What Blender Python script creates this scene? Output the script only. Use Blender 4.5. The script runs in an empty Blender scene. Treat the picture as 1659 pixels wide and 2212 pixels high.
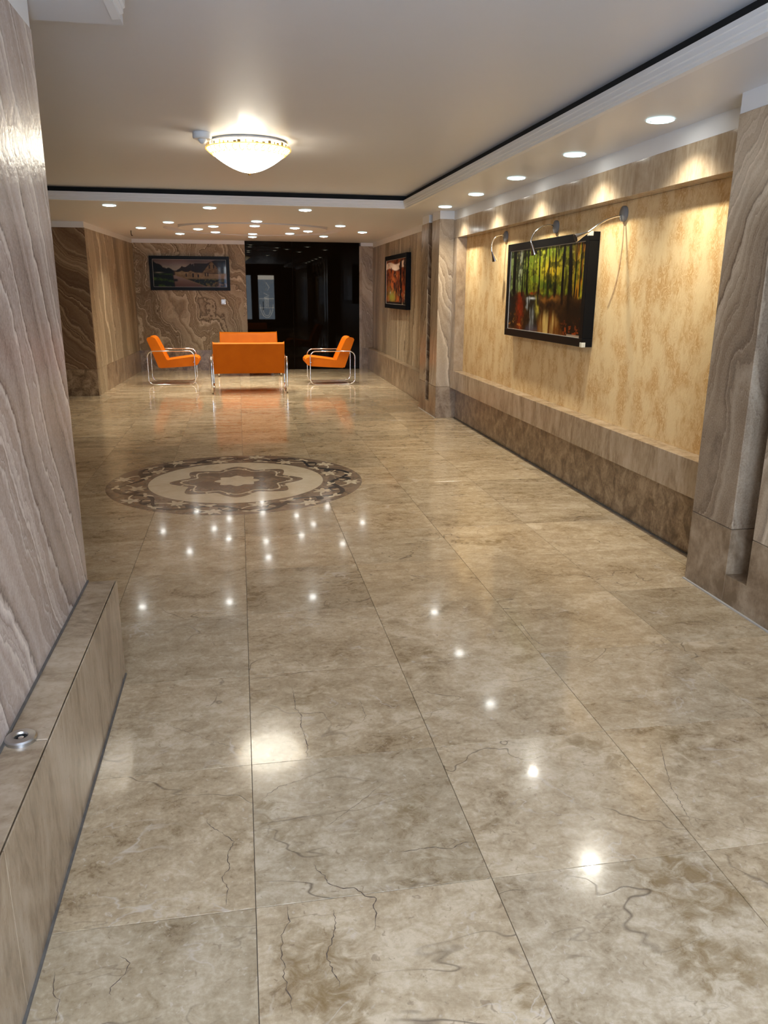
import bpy, bmesh, math, random
import numpy as np
from mathutils import Vector, Matrix
random.seed(7)
S = bpy.context.scene
COL = S.collection
PI = math.pi

# ------------------------------------------------------------------ camera
def set_camera():
    p, y, r, f = -0.275304, 0.180166, 0.0071757, 1686.9
    F = Vector((math.sin(y)*math.cos(p), math.cos(y)*math.cos(p), math.sin(p)))
    rt = Vector((math.cos(y), -math.sin(y), 0)); up = rt.cross(F)
    R = math.cos(r)*rt + math.sin(r)*up; U = -math.sin(r)*rt + math.cos(r)*up
    cam = bpy.data.cameras.new('camera'); o = bpy.data.objects.new('camera', cam); COL.objects.link(o)
    cam.sensor_fit = 'VERTICAL'; cam.sensor_height = 24.0; cam.lens = f/2212*24.0
    cam.clip_start = 0.02; cam.clip_end = 200
    o.matrix_world = Matrix(((R.x, U.x, -F.x, 0), (R.y, U.y, -F.y, 0), (R.z, U.z, -F.z, 1.5), (0, 0, 0, 1)))
    S.camera = o
set_camera()
# ------------------------------------------------------------------ world, exposure
w = bpy.data.worlds.new('world'); S.world = w; w.use_nodes = True
w.node_tree.nodes['Background'].inputs[0].default_value = (0.62, 0.75, 1.0, 1)
w.node_tree.nodes['Background'].inputs[1].default_value = 0.6
vs = S.view_settings
vs.view_transform = 'Standard'; vs.look = 'None'; vs.gamma = 1.0; vs.use_curve_mapping = False
vs.exposure = 0.9
SPOT_W = 40.0        # watts of each recessed downlight
LAMP_E = 6.8         # glow of the glass bowl
BULB_W = 3.2
DAY_E = 12.3          # daylight behind the entrance panes

# ------------------------------------------------------------------ node helpers
class N:
    def __init__(s, name):
        s.m = bpy.data.materials.new(name); s.m.use_nodes = True
        s.t = s.m.node_tree; s.b = s.t.nodes['Principled BSDF']
    def new(s, typ, **kw):
        n = s.t.nodes.new(typ)
        for k, v in kw.items(): setattr(n, k, v)
        return n
    def put(s, sock, v):
        if isinstance(v, bpy.types.NodeSocket): s.t.links.new(v, sock)
        else: sock.default_value = v
    def coord(s, kind='Object'): return s.new('ShaderNodeTexCoord').outputs[kind]
    def math(s, op, a, b=0.0, c=None, clamp=False):
        n = s.new('ShaderNodeMath', operation=op); n.use_clamp = clamp
        s.put(n.inputs[0], a); s.put(n.inputs[1], b)
        if c is not None: s.put(n.inputs[2], c)
        return n.outputs[0]
    def vmath(s, op, a, b):
        n = s.new('ShaderNodeVectorMath', operation=op); s.put(n.inputs[0], a); s.put(n.inputs[1], b)
        return n.outputs['Value' if op == 'DOT_PRODUCT' else 'Vector']
    def map(s, v, scale=(1, 1, 1), rot=(0, 0, 0), loc=(0, 0, 0)):
        n = s.new('ShaderNodeMapping'); s.put(n.inputs['Vector'], v)
        n.inputs['Scale'].default_value = scale; n.inputs['Rotation'].default_value = rot; n.inputs['Location'].default_value = loc
        return n.outputs[0]
    def noise(s, v, scale=5, detail=4, rough=0.5, dist=0.0, out='Fac'):
        n = s.new('ShaderNodeTexNoise'); s.put(n.inputs['Vector'], v)
        n.inputs['Scale'].default_value = scale; n.inputs['Detail'].default_value = detail
        n.inputs['Roughness'].default_value = rough; n.inputs['Distortion'].default_value = dist
        return n.outputs[out]
    def noise1(s, wv, scale=5, detail=4, rough=0.5):
        n = s.new('ShaderNodeTexNoise', noise_dimensions='1D'); s.put(n.inputs['W'], wv)
        n.inputs['Scale'].default_value = scale; n.inputs['Detail'].default_value = detail
        n.inputs['Roughness'].default_value = rough
        return n.outputs['Fac']
    def ramp(s, f, pts, interp='LINEAR'):
        n = s.new('ShaderNodeValToRGB'); s.put(n.inputs[0], f); r = n.color_ramp; r.interpolation = interp
        while len(r.elements) < len(pts): r.elements.new(0.5)
        for e, (p, c) in zip(r.elements, pts):
            e.position = p; e.color = (*c, 1) if not isinstance(c, (int, float)) else (c, c, c, 1)
        return n.outputs[0]
    def mix(s, f, a, b, mode='MIX'):
        n = s.new('ShaderNodeMix', data_type='RGBA', blend_type=mode)
        s.put(n.inputs[0], f); s.put(n.inputs[6], (*a, 1) if isinstance(a, tuple) else a); s.put(n.inputs[7], (*b, 1) if isinstance(b, tuple) else b)
        return n.outputs[2]
    def bump(s, h, strength=0.2, dist=0.01):
        n = s.new('ShaderNodeBump'); s.put(n.inputs['Height'], h)
        n.inputs['Strength'].default_value = strength; n.inputs['Distance'].default_value = dist
        s.t.links.new(n.outputs[0], s.b.inputs['Normal'])
    def set(s, **kw):
        for k, v in kw.items():
            k = {'Base': 'Base Color', 'Rough': 'Roughness', 'Metal': 'Metallic', 'Coat': 'Coat Weight', 'CoatR': 'Coat Roughness',
                 'Spec': 'Specular IOR Level', 'Emit': 'Emission Color', 'EmitS': 'Emission Strength', 'Trans': 'Transmission Weight', 'IOR': 'IOR', 'Alpha': 'Alpha', 'Sheen': 'Sheen Weight'}[k]
            if isinstance(v, tuple) and len(v) == 3: v = (*v, 1)
            s.put(s.b.inputs[k], v)
        return s

def simple(name, col, rough=0.5, metal=0.0, var=0.06, scale=30, **kw):
    n = N(name); f = n.noise(n.coord(), scale, 3)
    a = tuple(max(0, c*(1-var)) for c in col); b = tuple(min(1, c*(1+var)) for c in col)
    n.set(Base=n.mix(f, a, b), Rough=rough, Metal=metal, **kw)
    return n.m

def onyx(name, along, warp=0.25, wscale=(1, 1, 1), freq=7.0, cols=None, rough=0.22, bump=0.06, loc=(0, 0, 0), fine=0.5, calm=(0.40, 0.56), jag=1.0, spec=0.3, slow=1.1):
    """banded onyx: agate-like asymmetric bands across `along`, bent by slow noise and frayed by fine noise"""
    cols = cols or [(0.075, 0.038, 0.018), (0.19, 0.115, 0.062), (0.31, 0.21, 0.125), (0.56, 0.42, 0.28)]
    n = N(name); v = n.map(n.coord(), loc=loc)
    vw = n.map(v, scale=wscale)
    w1 = n.noise(vw, slow, 2, 0.45); w2 = n.noise(vw, slow*4.1, 3, 0.55); w3 = n.noise(vw, 22, 3, 0.6)
    s_ = n.vmath('DOT_PRODUCT', v, along)
    s_ = n.math('MULTIPLY_ADD', w1, warp*2.4, s_); s_ = n.math('MULTIPLY_ADD', w2, warp*0.5, s_); s_ = n.math('MULTIPLY_ADD', w3, 0.055*jag/freq*7*0.5, s_)
    def bands(F, k, seed):
        t = n.math('MULTIPLY_ADD', n.noise1(n.math('ADD', s_, seed), F*0.55, 2, 0.5), k, n.math('MULTIPLY', s_, F))
        return n.math('FRACT', t)
    b1 = bands(freq, 2.6, 3.3); b2 = bands(freq*3.3, 3.0, 9.1)
    c1 = n.ramp(b1, [(0.0, cols[0]), (0.10, cols[1]), (0.34, cols[2]), (0.55, cols[1]), (0.80, cols[2]), (0.93, cols[3]), (0.985, cols[2]), (1.0, cols[0])])
    c2 = n.ramp(b2, [(0.0, cols[0]), (0.14, cols[1]), (0.5, cols[2]), (0.85, cols[2]), (0.95, cols[3]), (1.0, cols[1])])
    m2 = n.ramp(n.noise1(s_, freq*0.9, 2, 0.5), [(0.40, 0.0), (0.58, 1.0)])
    c = n.mix(n.math('MULTIPLY', m2, fine), c1, c2)
    # broad light and dark drifts along the bands
    dr = n.noise1(s_, freq*0.35, 3, 0.6)
    c = n.mix(n.ramp(dr, [(0.36, 0.55), (0.46, 0.0)]), c, n.mix(0.65, c, cols[0]))
    c = n.mix(n.ramp(dr, [(0.54, 0.0), (0.66, 0.5)]), c, n.mix(0.6, c, cols[3]))
    # calm cloudy zones
    cl = n.noise(v, 2.0, 6, 0.62)
    c = n.mix(n.ramp(cl, [(calm[0]+0.10, 0.0), (calm[1]+0.10, 0.62)]), c, n.mix(n.noise(v, 14, 6, 0.7), cols[1], tuple(0.5*(p+q) for p, q in zip(cols[2], cols[3]))))
    gr = n.noise(v, 110, 3, 0.7)
    c = n.mix(0.13, c, n.ramp(gr, [(0.35, cols[0]), (0.65, cols[3])]))
    n.set(Base=c, Rough=rough, Spec=spec)
    n.bump(n.math('ADD', n.noise(v, 35, 3, 0.6), n.math('MULTIPLY', b2, 0.3)), bump, 0.01)
    return n.m

def travertine(name, lo, mid, hi, scale=5, stretch=(1, 1, 0.5), rough=0.3, bump=0.03):
    n = N(name); v = n.map(n.coord(), scale=stretch)
    a = n.noise(v, scale, 8, 0.65, 0.6); b = n.noise(v, scale*6, 4, 0.6)
    c = n.ramp(n.math('ADD', n.math('MULTIPLY', a, 0.75), n.math('MULTIPLY', b, 0.25)), [(0.39, lo), (0.5, mid), (0.61, hi)])
    vo = n.noise(n.coord(), 70, 2, 0.5)
    c = n.mix(n.math('MULTIPLY', n.ramp(vo, [(0.63, 0.0), (0.7, 1.0)]), 0.35), c, lo)
    n.set(Base=c, Rough=rough); n.bump(b, bump, 0.01)
    return n.m

def floor_mat(name):
    n = N(name)
    rnd = n.new('ShaderNodeObjectInfo').outputs['Random']
    pos = n.new('ShaderNodeNewGeometry').outputs['Position']
    off = n.new('ShaderNodeCombineXYZ'); n.put(off.inputs[0], n.math('MULTIPLY', rnd, 37.0)); n.put(off.inputs[1], n.math('MULTIPLY', rnd, 91.0)); n.put(off.inputs[2], n.math('MULTIPLY', rnd, 13.0))
    v = n.vmath('ADD', pos, off.outputs[0])
    v_iso = n.map(v, scale=(0.9, 1.15, 1)); v_str = n.map(v, scale=(0.5, 2.0, 1), rot=(0, 0, 0.08))
    a = n.noise(v_iso, 3.0, 10, 0.64, 0.7); a2 = n.noise(v_str, 3.6, 10, 0.66, 0.6)
    pick = n.ramp(n.math('FRACT', n.math('MULTIPLY', rnd, 7.31)), [(0.40, 0.15), (0.65, 1.0)])
    # beds run crosswise more clearly toward the far end of the hall
    sy = n.new('ShaderNodeSeparateXYZ'); n.put(sy.inputs[0], pos)
    far = n.ramp(n.math('MULTIPLY', sy.outputs[1], 0.1), [(0.25, 0.25), (0.65, 1.0)])
    a = n.math('MULTIPLY_ADD', n.math('SUBTRACT', a2, a), n.math('MULTIPLY', pick, far), a)
    b = n.noise(v_iso, 17, 7, 0.68, 0.8)
    g = n.noise(v, 75, 4, 0.65)
    f = n.math('ADD', n.math('MULTIPLY', a, 0.48), n.math('ADD', n.math('MULTIPLY', b, 0.34), n.math('MULTIPLY', g, 0.18)))
    c = n.ramp(f, [(0.39, (0.25, 0.172, 0.094)), (0.45, (0.41, 0.308, 0.190)), (0.52, (0.525, 0.412, 0.270)), (0.60, (0.67, 0.55, 0.39))])
    tint = n.ramp(rnd, [(0.0, (0.84, 0.82, 0.78)), (0.35, (1, 1, 1)), (0.65, (1.0, 0.96, 0.90)), (1.0, (1.1, 1.08, 1.05))])
    c = n.mix(1.0, c, tint, 'MULTIPLY')
    sp = n.noise(v, 42, 3, 0.6, 0.8)
    c = n.mix(n.ramp(sp, [(0.63, 0.0), (0.70, 0.5)]), c, (0.66, 0.55, 0.42)); c = n.mix(n.ramp(sp, [(0.30, 0.5), (0.36, 0.0)]), c, (0.22, 0.145, 0.085))
    # ochre stains with a shape of their own
    o = n.noise(n.vmath('ADD', v, (5.0, 3.0, 1.0)), 1.5, 5, 0.6, 0.6)
    om = n.math('MULTIPLY', n.ramp(o, [(0.60, 0.0), (0.70, 1.0)]), n.ramp(b, [(0.42, 1.0), (0.58, 0.15)]))
    c = n.mix(n.math('MULTIPLY', om, 0.8), c, (0.20, 0.125, 0.045))
    for px_, py_, rr_ in ((1.10, 1.53, 0.16), (1.03, 1.30, 0.12), (0.125, 1.45, 0.13), (0.15, 1.33, 0.10), (0.57, 1.295, 0.045)):
        d_ = n.new('ShaderNodeVectorMath', operation='DISTANCE'); n.put(d_.inputs[0], pos); d_.inputs[1].default_value = (px_, py_, 0)
        dd = n.math('MULTIPLY_ADD', n.noise(pos, 9, 5, 0.65, 0.6), rr_*1.6, n.math('SUBTRACT', d_.outputs['Value'], rr_*0.8))
        st_ = n.math('MULTIPLY', n.ramp(n.math('DIVIDE', dd, rr_), [(0.55, 1.0), (0.95, 0.0)]), n.ramp(b, [(0.40, 1.0), (0.62, 0.25)]))
        c = n.mix(n.math('MULTIPLY', st_, 0.75), c, (0.24, 0.15, 0.06))
    # hairline veins: thin level sets of two noises
    def vein(sc, seed, wd, st):
        q = n.noise(n.map(v, scale=st, loc=(seed, seed*2, 0)), sc, 4, 0.55, 0.5)
        d = n.math('ABSOLUTE', n.math('SUBTRACT', q, 0.5))
        return n.ramp(d, [(0.0, 1.0), (wd, 0.0)])
    brk = n.ramp(n.noise(v, 3.0, 3, 0.5), [(0.45, 0.0), (0.6, 1.0)])
    v1 = n.math('MULTIPLY', vein(1.3, 3.1, 0.0035, (0.7, 1.1, 1)), brk)
    v2 = n.math('MULTIPLY', vein(2.2, 9.7, 0.006, (0.6, 1.5, 1)), n.ramp(n.noise(v, 5, 2, 0.5), [(0.5, 0.0), (0.66, 0.7)]))
    c = n.mix(n.math('MULTIPLY', v1, 0.75), c, (0.085, 0.055, 0.035))
    c = n.mix(n.math('MULTIPLY', v2, 0.6), c, (0.13, 0.085, 0.05))
    v3 = n.math('MULTIPLY', vein(3.4, 21.7, 0.010, (0.8, 1.0, 1)), n.ramp(n.noise(v, 4, 2, 0.5), [(0.52, 0.0), (0.66, 0.6)]))
    c = n.mix(v3, c, (0.66, 0.56, 0.45))
    n.set(Base=c, Rough=n.ramp(n.noise(pos, 7, 4, 0.6), [(0.3, 0.12), (0.7, 0.19)]), Spec=0.5, Coat=0.3, CoatR=0.05)
    n.bump(n.math('ADD', n.noise(pos, 3.5, 2, 0.5), n.math('MULTIPLY', v1, -0.2)), 0.03, 0.02)
    return n.m

M = {}
M['white'] = simple('white_paint', (0.74, 0.73, 0.71), 0.55, var=0.02, scale=8)
M['ceil'] = simple('ceiling_paint', (0.66, 0.665, 0.68), 0.42, var=0.015, scale=5)
M['black_gap'] = simple('black_gap', (0.006, 0.006, 0.006), 0.9)
M['grout'] = simple('grout', (0.12, 0.09, 0.065), 0.85)
M['floor'] = floor_mat('floor_marble')
M['onyx_near'] = onyx('onyx_purplish', (0.0, 0.88, 0.47), 0.20, (1, 1.1, 0.5), 5.4,
    [(0.12, 0.074, 0.056), (0.37, 0.278, 0.226), (0.57, 0.462, 0.388), (0.92, 0.81, 0.71)], rough=0.24, bump=0.16, spec=0.55, calm=(0.46, 0.62), jag=1.5)
M['onyx_dark'] = onyx('onyx_dark_bands', (0.62, 0.0, 0.62), 0.22, (1, 1, 1), 7.0,
    [(0.025, 0.010, 0.004), (0.125, 0.066, 0.032), (0.21, 0.13, 0.07), (0.46, 0.33, 0.20)], rough=0.4, calm=(0.54, 0.70), fine=0.6, spec=0.15)
M['onyx_swirl'] = onyx('onyx_swirls', (0.60, 0.0, 0.30), 0.36, (1.0, 1, 0.75), 8.5,
    [(0.05, 0.027, 0.012), (0.19, 0.125, 0.066), (0.34, 0.252, 0.152), (0.72, 0.59, 0.41)], rough=0.4, calm=(0.52, 0.68), spec=0.12, slow=1.6, jag=1.4)
M['onyx_vert'] = onyx('onyx_vertical_grain', (0.0, 1.0, 0.13), 0.20, (1, 2.6, 1.15), 6.5,
    [(0.08, 0.048, 0.024), (0.25, 0.18, 0.105), (0.38, 0.292, 0.185), (0.68, 0.56, 0.39)], rough=0.35, fine=0.7, calm=(0.54, 0.70), jag=2.2, spec=0.2)
M['onyx_column'] = onyx('onyx_column', (0.8, 0.75, 0.28), 0.24, (1.4, 1.2, 0.6), 6.5,
    [(0.10, 0.060, 0.036), (0.31, 0.218, 0.136), (0.46, 0.35, 0.235), (0.76, 0.62, 0.45)], rough=0.24, loc=(0.4, 0.2, 3.0), calm=(0.42, 0.58))
M['groove'] = travertine('grey_marble', (0.15, 0.13, 0.105), (0.25, 0.225, 0.185), (0.36, 0.33, 0.28), 3, (1, 1, 0.4))
M['dado'] = travertine('travertine_dado', (0.19, 0.125, 0.07), (0.30, 0.21, 0.13), (0.41, 0.305, 0.20), 7, (1, 1, 0.8))
M['dado_dark'] = travertine('travertine_brown', (0.12, 0.070, 0.034), (0.25, 0.165, 0.09), (0.42, 0.305, 0.185), 9, (1, 1, 0.9))
M['ledge'] = travertine('travertine_polished', (0.26, 0.18, 0.11), (0.38, 0.28, 0.18), (0.47, 0.36, 0.25), 5, (1, 1.5, 0.5), rough=0.2)
M['header'] = travertine('travertine_header', (0.34, 0.245, 0.15), (0.45, 0.345, 0.23), (0.54, 0.43, 0.30), 6, (1, 1.6, 0.45), rough=0.13, bump=0.012)
M['sealant'] = simple('dark_sealant', (0.12, 0.105, 0.088), 0.8, var=0.5, scale=40)
M['sealant_light'] = simple('light_sealant', (0.42, 0.39, 0.35), 0.6)

def wallpaper():
    n = N('gold_wallpaper'); v = n.coord()
    patch = n.noise(n.map(v, scale=(1, 1.7, 1.0)), 4.2, 4, 0.6)
    scr = n.noise(n.map(v, scale=(1, 1.3, 0.8)), 19, 3, 0.6, 2.2)
    lv = n.ramp(n.math('ABSOLUTE', n.math('SUBTRACT', scr, 0.5)), [(0.0, 1.0), (0.06, 0.7), (0.11, 0.0)])
    mask = n.ramp(patch, [(0.42, 0.0), (0.50, 0.4), (0.60, 1.0)])
    fine = n.noise(n.map(v, scale=(1, 3, 0.6)), 60, 3, 0.6)
    base = n.mix(fine, (0.75, 0.54, 0.27), (0.85, 0.645, 0.36))
    c = n.mix(n.math('MULTIPLY', n.math('MULTIPLY', lv, mask), 0.72), base, (0.50, 0.22, 0.04))
    c = n.mix(n.math('MULTIPLY', mask, 0.18), c, (0.64, 0.38, 0.13))
    lt = n.ramp(n.noise(v, 34, 2, 0.5, 1.5), [(0.62, 0.0), (0.68, 1.0)])
    c = n.mix(n.math('MULTIPLY', lt, 0.25), c, (0.85, 0.68, 0.42))
    n.set(Base=c, Rough=0.55, Spec=0.3); n.bump(n.math('ADD', lv, fine), 0.15, 0.004)
    return n.m
M['wallpaper'] = wallpaper()

def orange():
    n = N('orange_leather'); v = n.coord()
    g = n.noise(v, 220, 3, 0.6); l = n.noise(v, 7, 3, 0.5)
    n.set(Base=n.mix(l, (0.51, 0.112, 0.0012), (0.62, 0.150, 0.003)), Rough=0.5, Spec=0.12); n.bump(g, 0.12, 0.002)
    return n.m
M['orange'] = orange()
M['chrome'] = simple('chrome', (0.78, 0.77, 0.74), 0.07, 1.0, var=0.02)
M['steel'] = simple('brushed_steel', (0.55, 0.54, 0.52), 0.28, 1.0, var=0.05, scale=80)
M['frame'] = simple('black_frame', (0.004, 0.004, 0.004), 0.4, Spec=0.12)
M['edge'] = simple('pale_frame_edge', (0.45, 0.40, 0.33), 0.4)
M['crack'] = simple('crack_dirt', (0.10, 0.066, 0.042), 0.7, var=0.4, scale=60)
M['cord'] = simple('tan_cord', (0.55, 0.36, 0.20), 0.5)
M['rubber'] = simple('black_rubber', (0.012, 0.012, 0.012), 0.6)
M['grey_plastic'] = simple('grey_plastic', (0.17, 0.165, 0.16), 0.45)
M['white_plastic'] = simple('white_plastic', (0.72, 0.72, 0.70), 0.4, var=0.02)
M['tag'] = simple('pale_tag', (0.6, 0.57, 0.45), 0.5, var=0.2, scale=120)
M['switch'] = simple('silver_switch', (0.52, 0.49, 0.44), 0.3, 0.3)
M['dark_glass'] = simple('dark_tinted_glass', (0.005, 0.003, 0.0014), 0.015, var=0.1, scale=2, Spec=0.06)
M['dark_glass'].node_tree.nodes['Principled BSDF'].inputs['Specular Tint'].default_value = (1.0, 0.86, 0.68, 1)
M['satin'] = simple('satin_steel', (0.66, 0.63, 0.58), 0.35, 0.35)
M['wood_dark'] = simple('dark_door_wood', (0.028, 0.017, 0.011), 0.35, var=0.3, scale=6)
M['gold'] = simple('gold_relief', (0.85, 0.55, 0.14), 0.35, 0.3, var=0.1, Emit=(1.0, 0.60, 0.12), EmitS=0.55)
M['gold_metal'] = simple('brass', (0.80, 0.56, 0.22), 0.25, 1.0)
M['med_brown'] = travertine('inlay_brown', (0.165, 0.112, 0.075), (0.235, 0.165, 0.112), (0.32, 0.235, 0.168), 6, (1, 1, 1), rough=0.2)
M['med_cream'] = travertine('inlay_cream', (0.66, 0.54, 0.375), (0.74, 0.62, 0.45), (0.80, 0.69, 0.52), 3, (1, 1, 1), rough=0.2)
M['med_dark'] = simple('inlay_charcoal', (0.042, 0.04, 0.042), 0.2, var=0.2, scale=15)
for k in ('med_brown', 'med_cream', 'med_dark'):
    b = M[k].node_tree.nodes['Principled BSDF']; b.inputs['Coat Weight'].default_value = 0.3; b.inputs['Coat Roughness'].default_value = 0.05; b.inputs['Roughness'].default_value = 0.14

def emit(name, col, st, base=(0.8, 0.8, 0.8)):
    n = N(name); f = n.noise(n.coord(), 6, 2)
    n.set(Base=base, Emit=n.mix(f, tuple(c*0.96 for c in col), col), EmitS=st, Rough=0.3)
    return n.m
M['led'] = emit('downlight_glow', (1.0, 0.96, 0.90), 22.0)
M['bowl'] = emit('opal_glass_glow', (1.0, 0.93, 0.77), LAMP_E)
M['glass_ring'] = simple('clear_glass_ring', (0.78, 0.92, 0.93), 0.08, var=0.02, Emit=(0.62, 0.95, 1.0), EmitS=1.4)

def pane_mat():
    n = N('etched_daylight_pane'); v = n.coord()
    f = n.noise(n.map(v, scale=(4, 1, 2)), 3, 4, 0.5, 1.0)
    ln = n.ramp(n.math('ABSOLUTE', n.math('SUBTRACT', f, 0.5)), [(0.0, 1.0), (0.02, 0.0)])
    n.set(Base=(0.6, 0.65, 0.7), Emit=n.mix(ln, (0.46, 0.66, 1.0), (0.80, 0.90, 1.0)), EmitS=DAY_E, Rough=0.2)
    return n.m
M['pane'] = pane_mat()
M['etch_fill'] = emit('etched_line_and_fill_glow', (0.92, 0.96, 1.0), 26.0)  # shared by the etched glass and the added fill panel over the door

def vcol_mat(name):
    n = N(name); a = n.new('ShaderNodeAttribute', attribute_name='print')
    n.set(Base=a.outputs['Color'], Rough=0.35, Coat=0.12, CoatR=0.03, Spec=0.12)
    return n.m
M['print'] = vcol_mat('printed_picture')

# ------------------------------------------------------------------ mesh helpers
def link(name, me, mat=None, parent=None):
    o = bpy.data.objects.new(name, me); COL.objects.link(o)
    if mat is not None: me.materials.append(M[mat] if isinstance(mat, str) else mat)
    if parent is not None: o.parent = parent
    return o
def obj(name, bm, mat, parent=None, smooth=None):
    bmesh.ops.recalc_face_normals(bm, faces=bm.faces)
    me = bpy.data.meshes.new(name); bm.to_mesh(me); bm.free()
    o = link(name, me, mat, parent)
    if smooth:
        me.polygons.foreach_set('use_smooth', [True]*len(me.polygons))
        if smooth < 3: me.set_sharp_from_angle(angle=smooth)
    return o
def empty(name, loc=(0, 0, 0), rz=0.0):
    o = bpy.data.objects.new(name, None); COL.objects.link(o); o.location = loc; o.rotation_euler = (0, 0, rz); o.empty_display_size = 0.1
    return o
def tag(o, label, cat, group=None):
    o['label'] = label; o['category'] = cat
    if group: o['group'] = group
    return o
def struct(o, label=None):
    o['kind'] = 'structure'
    if label: o['label'] = label
    return o
def bx(bm, x0, x1, y0, y1, z0, z1):
    vs_ = [bm.verts.new(c) for c in ((x0, y0, z0), (x1, y0, z0), (x1, y1, z0), (x0, y1, z0), (x0, y0, z1), (x1, y0, z1), (x1, y1, z1), (x0, y1, z1))]
    for f in ((3, 2, 1, 0), (4, 5, 6, 7), (0, 1, 5, 4), (1, 2, 6, 5), (2, 3, 7, 6), (3, 0, 4, 7)): bm.faces.new([vs_[i] for i in f])
def bevel(bm, w, seg=1):
    bmesh.ops.bevel(bm, geom=list(bm.edges), offset=w, segments=seg, profile=0.7, affect='EDGES')
def box(name, x0, x1, y0, y1, z0, z1, mat, parent=None, bev=0.0, seg=1):
    bm = bmesh.new(); bx(bm, x0, x1, y0, y1, z0, z1)
    if bev: bevel(bm, bev, seg)
    return obj(name, bm, mat, parent)
def prism(name, pts, z0, z1, mat, parent=None, bev=0.0):
    bm = bmesh.new()
    a = [bm.verts.new((x, y, z0)) for x, y in pts]; b = [bm.verts.new((x, y, z1)) for x, y in pts]; n = len(pts)
    bm.faces.new(a[::-1]); bm.faces.new(b)
    for i in range(n): bm.faces.new((a[i], a[(i+1) % n], b[(i+1) % n], b[i]))
    if bev: bevel(bm, bev)
    return obj(name, bm, mat, parent)
def lathe(bm, prof, seg=32, c=(0, 0, 0), sx=1.0, sy=1.0):
    rings = []
    for r, z in prof:
        if r < 1e-6: rings.append([bm.verts.new((c[0], c[1], c[2]+z))])
        else: rings.append([bm.verts.new((c[0]+sx*r*math.cos(2*PI*i/seg), c[1]+sy*r*math.sin(2*PI*i/seg), c[2]+z)) for i in range(seg)])
    for a, b in zip(rings, rings[1:]):
        for i in range(seg):
            j = (i+1) % seg
            if len(a) == 1 and len(b) == 1: continue
            if len(a) == 1: bm.faces.new((a[0], b[i], b[j]))
            elif len(b) == 1: bm.faces.new((a[i], b[0], a[j]))
            else: bm.faces.new((a[i], b[i], b[j], a[j]))
def tube(bm, pts, r, seg=10, closed=False, rl=None, lat=None, radii=None):
    """sweep an (optionally elliptical) section; rl = radius along the fixed lateral axis lat"""
    pts = [Vector(p) for p in pts]; n = len(pts); rings = []
    up = None
    for i, p in enumerate(pts):
        if closed: t = pts[(i+1) % n]-pts[i-1]
        else: t = pts[min(i+1, n-1)]-pts[max(i-1, 0)]
        t.normalize()
        if lat is not None: a = Vector(lat); a = (a-t*a.dot(t)).normalized()
        else:
            if up is None: up = Vector((0, 0, 1)) if abs(t.z) < 0.9 else Vector((1, 0, 0))
            a = (up-t*up.dot(t)).normalized(); up = a
        b = t.cross(a); rr = radii[i] if radii else r; ra = rl if rl else rr
        rings.append([bm.verts.new(p+a*(ra*math.cos(2*PI*k/seg))+b*(rr*math.sin(2*PI*k/seg))) for k in range(seg)])
    m = n if closed else n-1
    for i in range(m):
        A, B = rings[i], rings[(i+1) % n]
        for k in range(seg): bm.faces.new((A[k], A[(k+1) % seg], B[(k+1) % seg], B[k]))
    if not closed:
        bm.faces.new(rings[0][::-1]); bm.faces.new(rings[-1])
def spline(P, n=8):
    P = [Vector(p) for p in P]; Q = [2*P[0]-P[1]]+P+[2*P[-1]-P[-2]]; out = []
    for i in range(1, len(Q)-2):
        a, b, c, d = Q[i-1:i+3]
        for k in range(n):
            t = k/n
            out.append(0.5*((2*b)+(c-a)*t+(2*a-5*b+4*c-d)*t*t+(3*b-a-3*c+d)*t**3))
    out.append(P[-1]); return out

# ================================================================== THE SETTING
ZS = 2.40      # soffit height
ZC = 2.53      # raised ceiling
ZM = 2.31      # top of the marble cladding
YB = 15.75     # back wall
# ---- floor
fl = box('floor', -3.5, 2.9, -1.9, 16.2, -0.12, -0.004, 'grout'); struct(fl, 'polished beige marble floor of large square tiles')
xs = [-0.02+0.62*k for k in range(-6, 5)] + [2.575]
ys = [1.655+0.6285*k for k in range(-5, 23)]
ys = [y for y in ys if y < YB-0.05] + [YB]
cache = {}
rt = random.Random(3)
for i in range(len(xs)-1):
    for j in range(len(ys)-1):
        x0, x1, y0, y1 = xs[i], xs[i+1], ys[j], ys[j+1]
        if x0 < -3.0 and y1 > 12.1: continue
        if y1 < 3.1 and x0 < -0.55:
            if x1 < -0.5: continue
            x0 = -0.513
        if x1 < -0.5 and y1 < 0.6: continue
        if x1 < -2.6 and y0 < 3.0: continue
        g = 0.0009 if not (i == 6 and False) else 0.001
        key = (round(x1-x0, 4), round(y1-y0, 4))
        if key not in cache:
            a, b = key; bm = bmesh.new(); bx(bm, g, a-g, g, b-g, -0.02, 0.0)
            top = [e for e in bm.edges if all(v.co.z > -0.001 for v in e.verts)]
            bmesh.ops.bevel(bm, geom=top, offset=0.0006, segments=1, affect='EDGES')
            bmesh.ops.recalc_face_normals(bm, faces=bm.faces)
            me = bpy.data.meshes.new('tile'); bm.to_mesh(me); bm.free(); me.materials.append(M['floor']); cache[key] = me
        t = bpy.data.objects.new('tile', cache[key]); COL.objects.link(t); t.parent = fl
        t.location = (x0, y0, 0.0)

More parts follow.
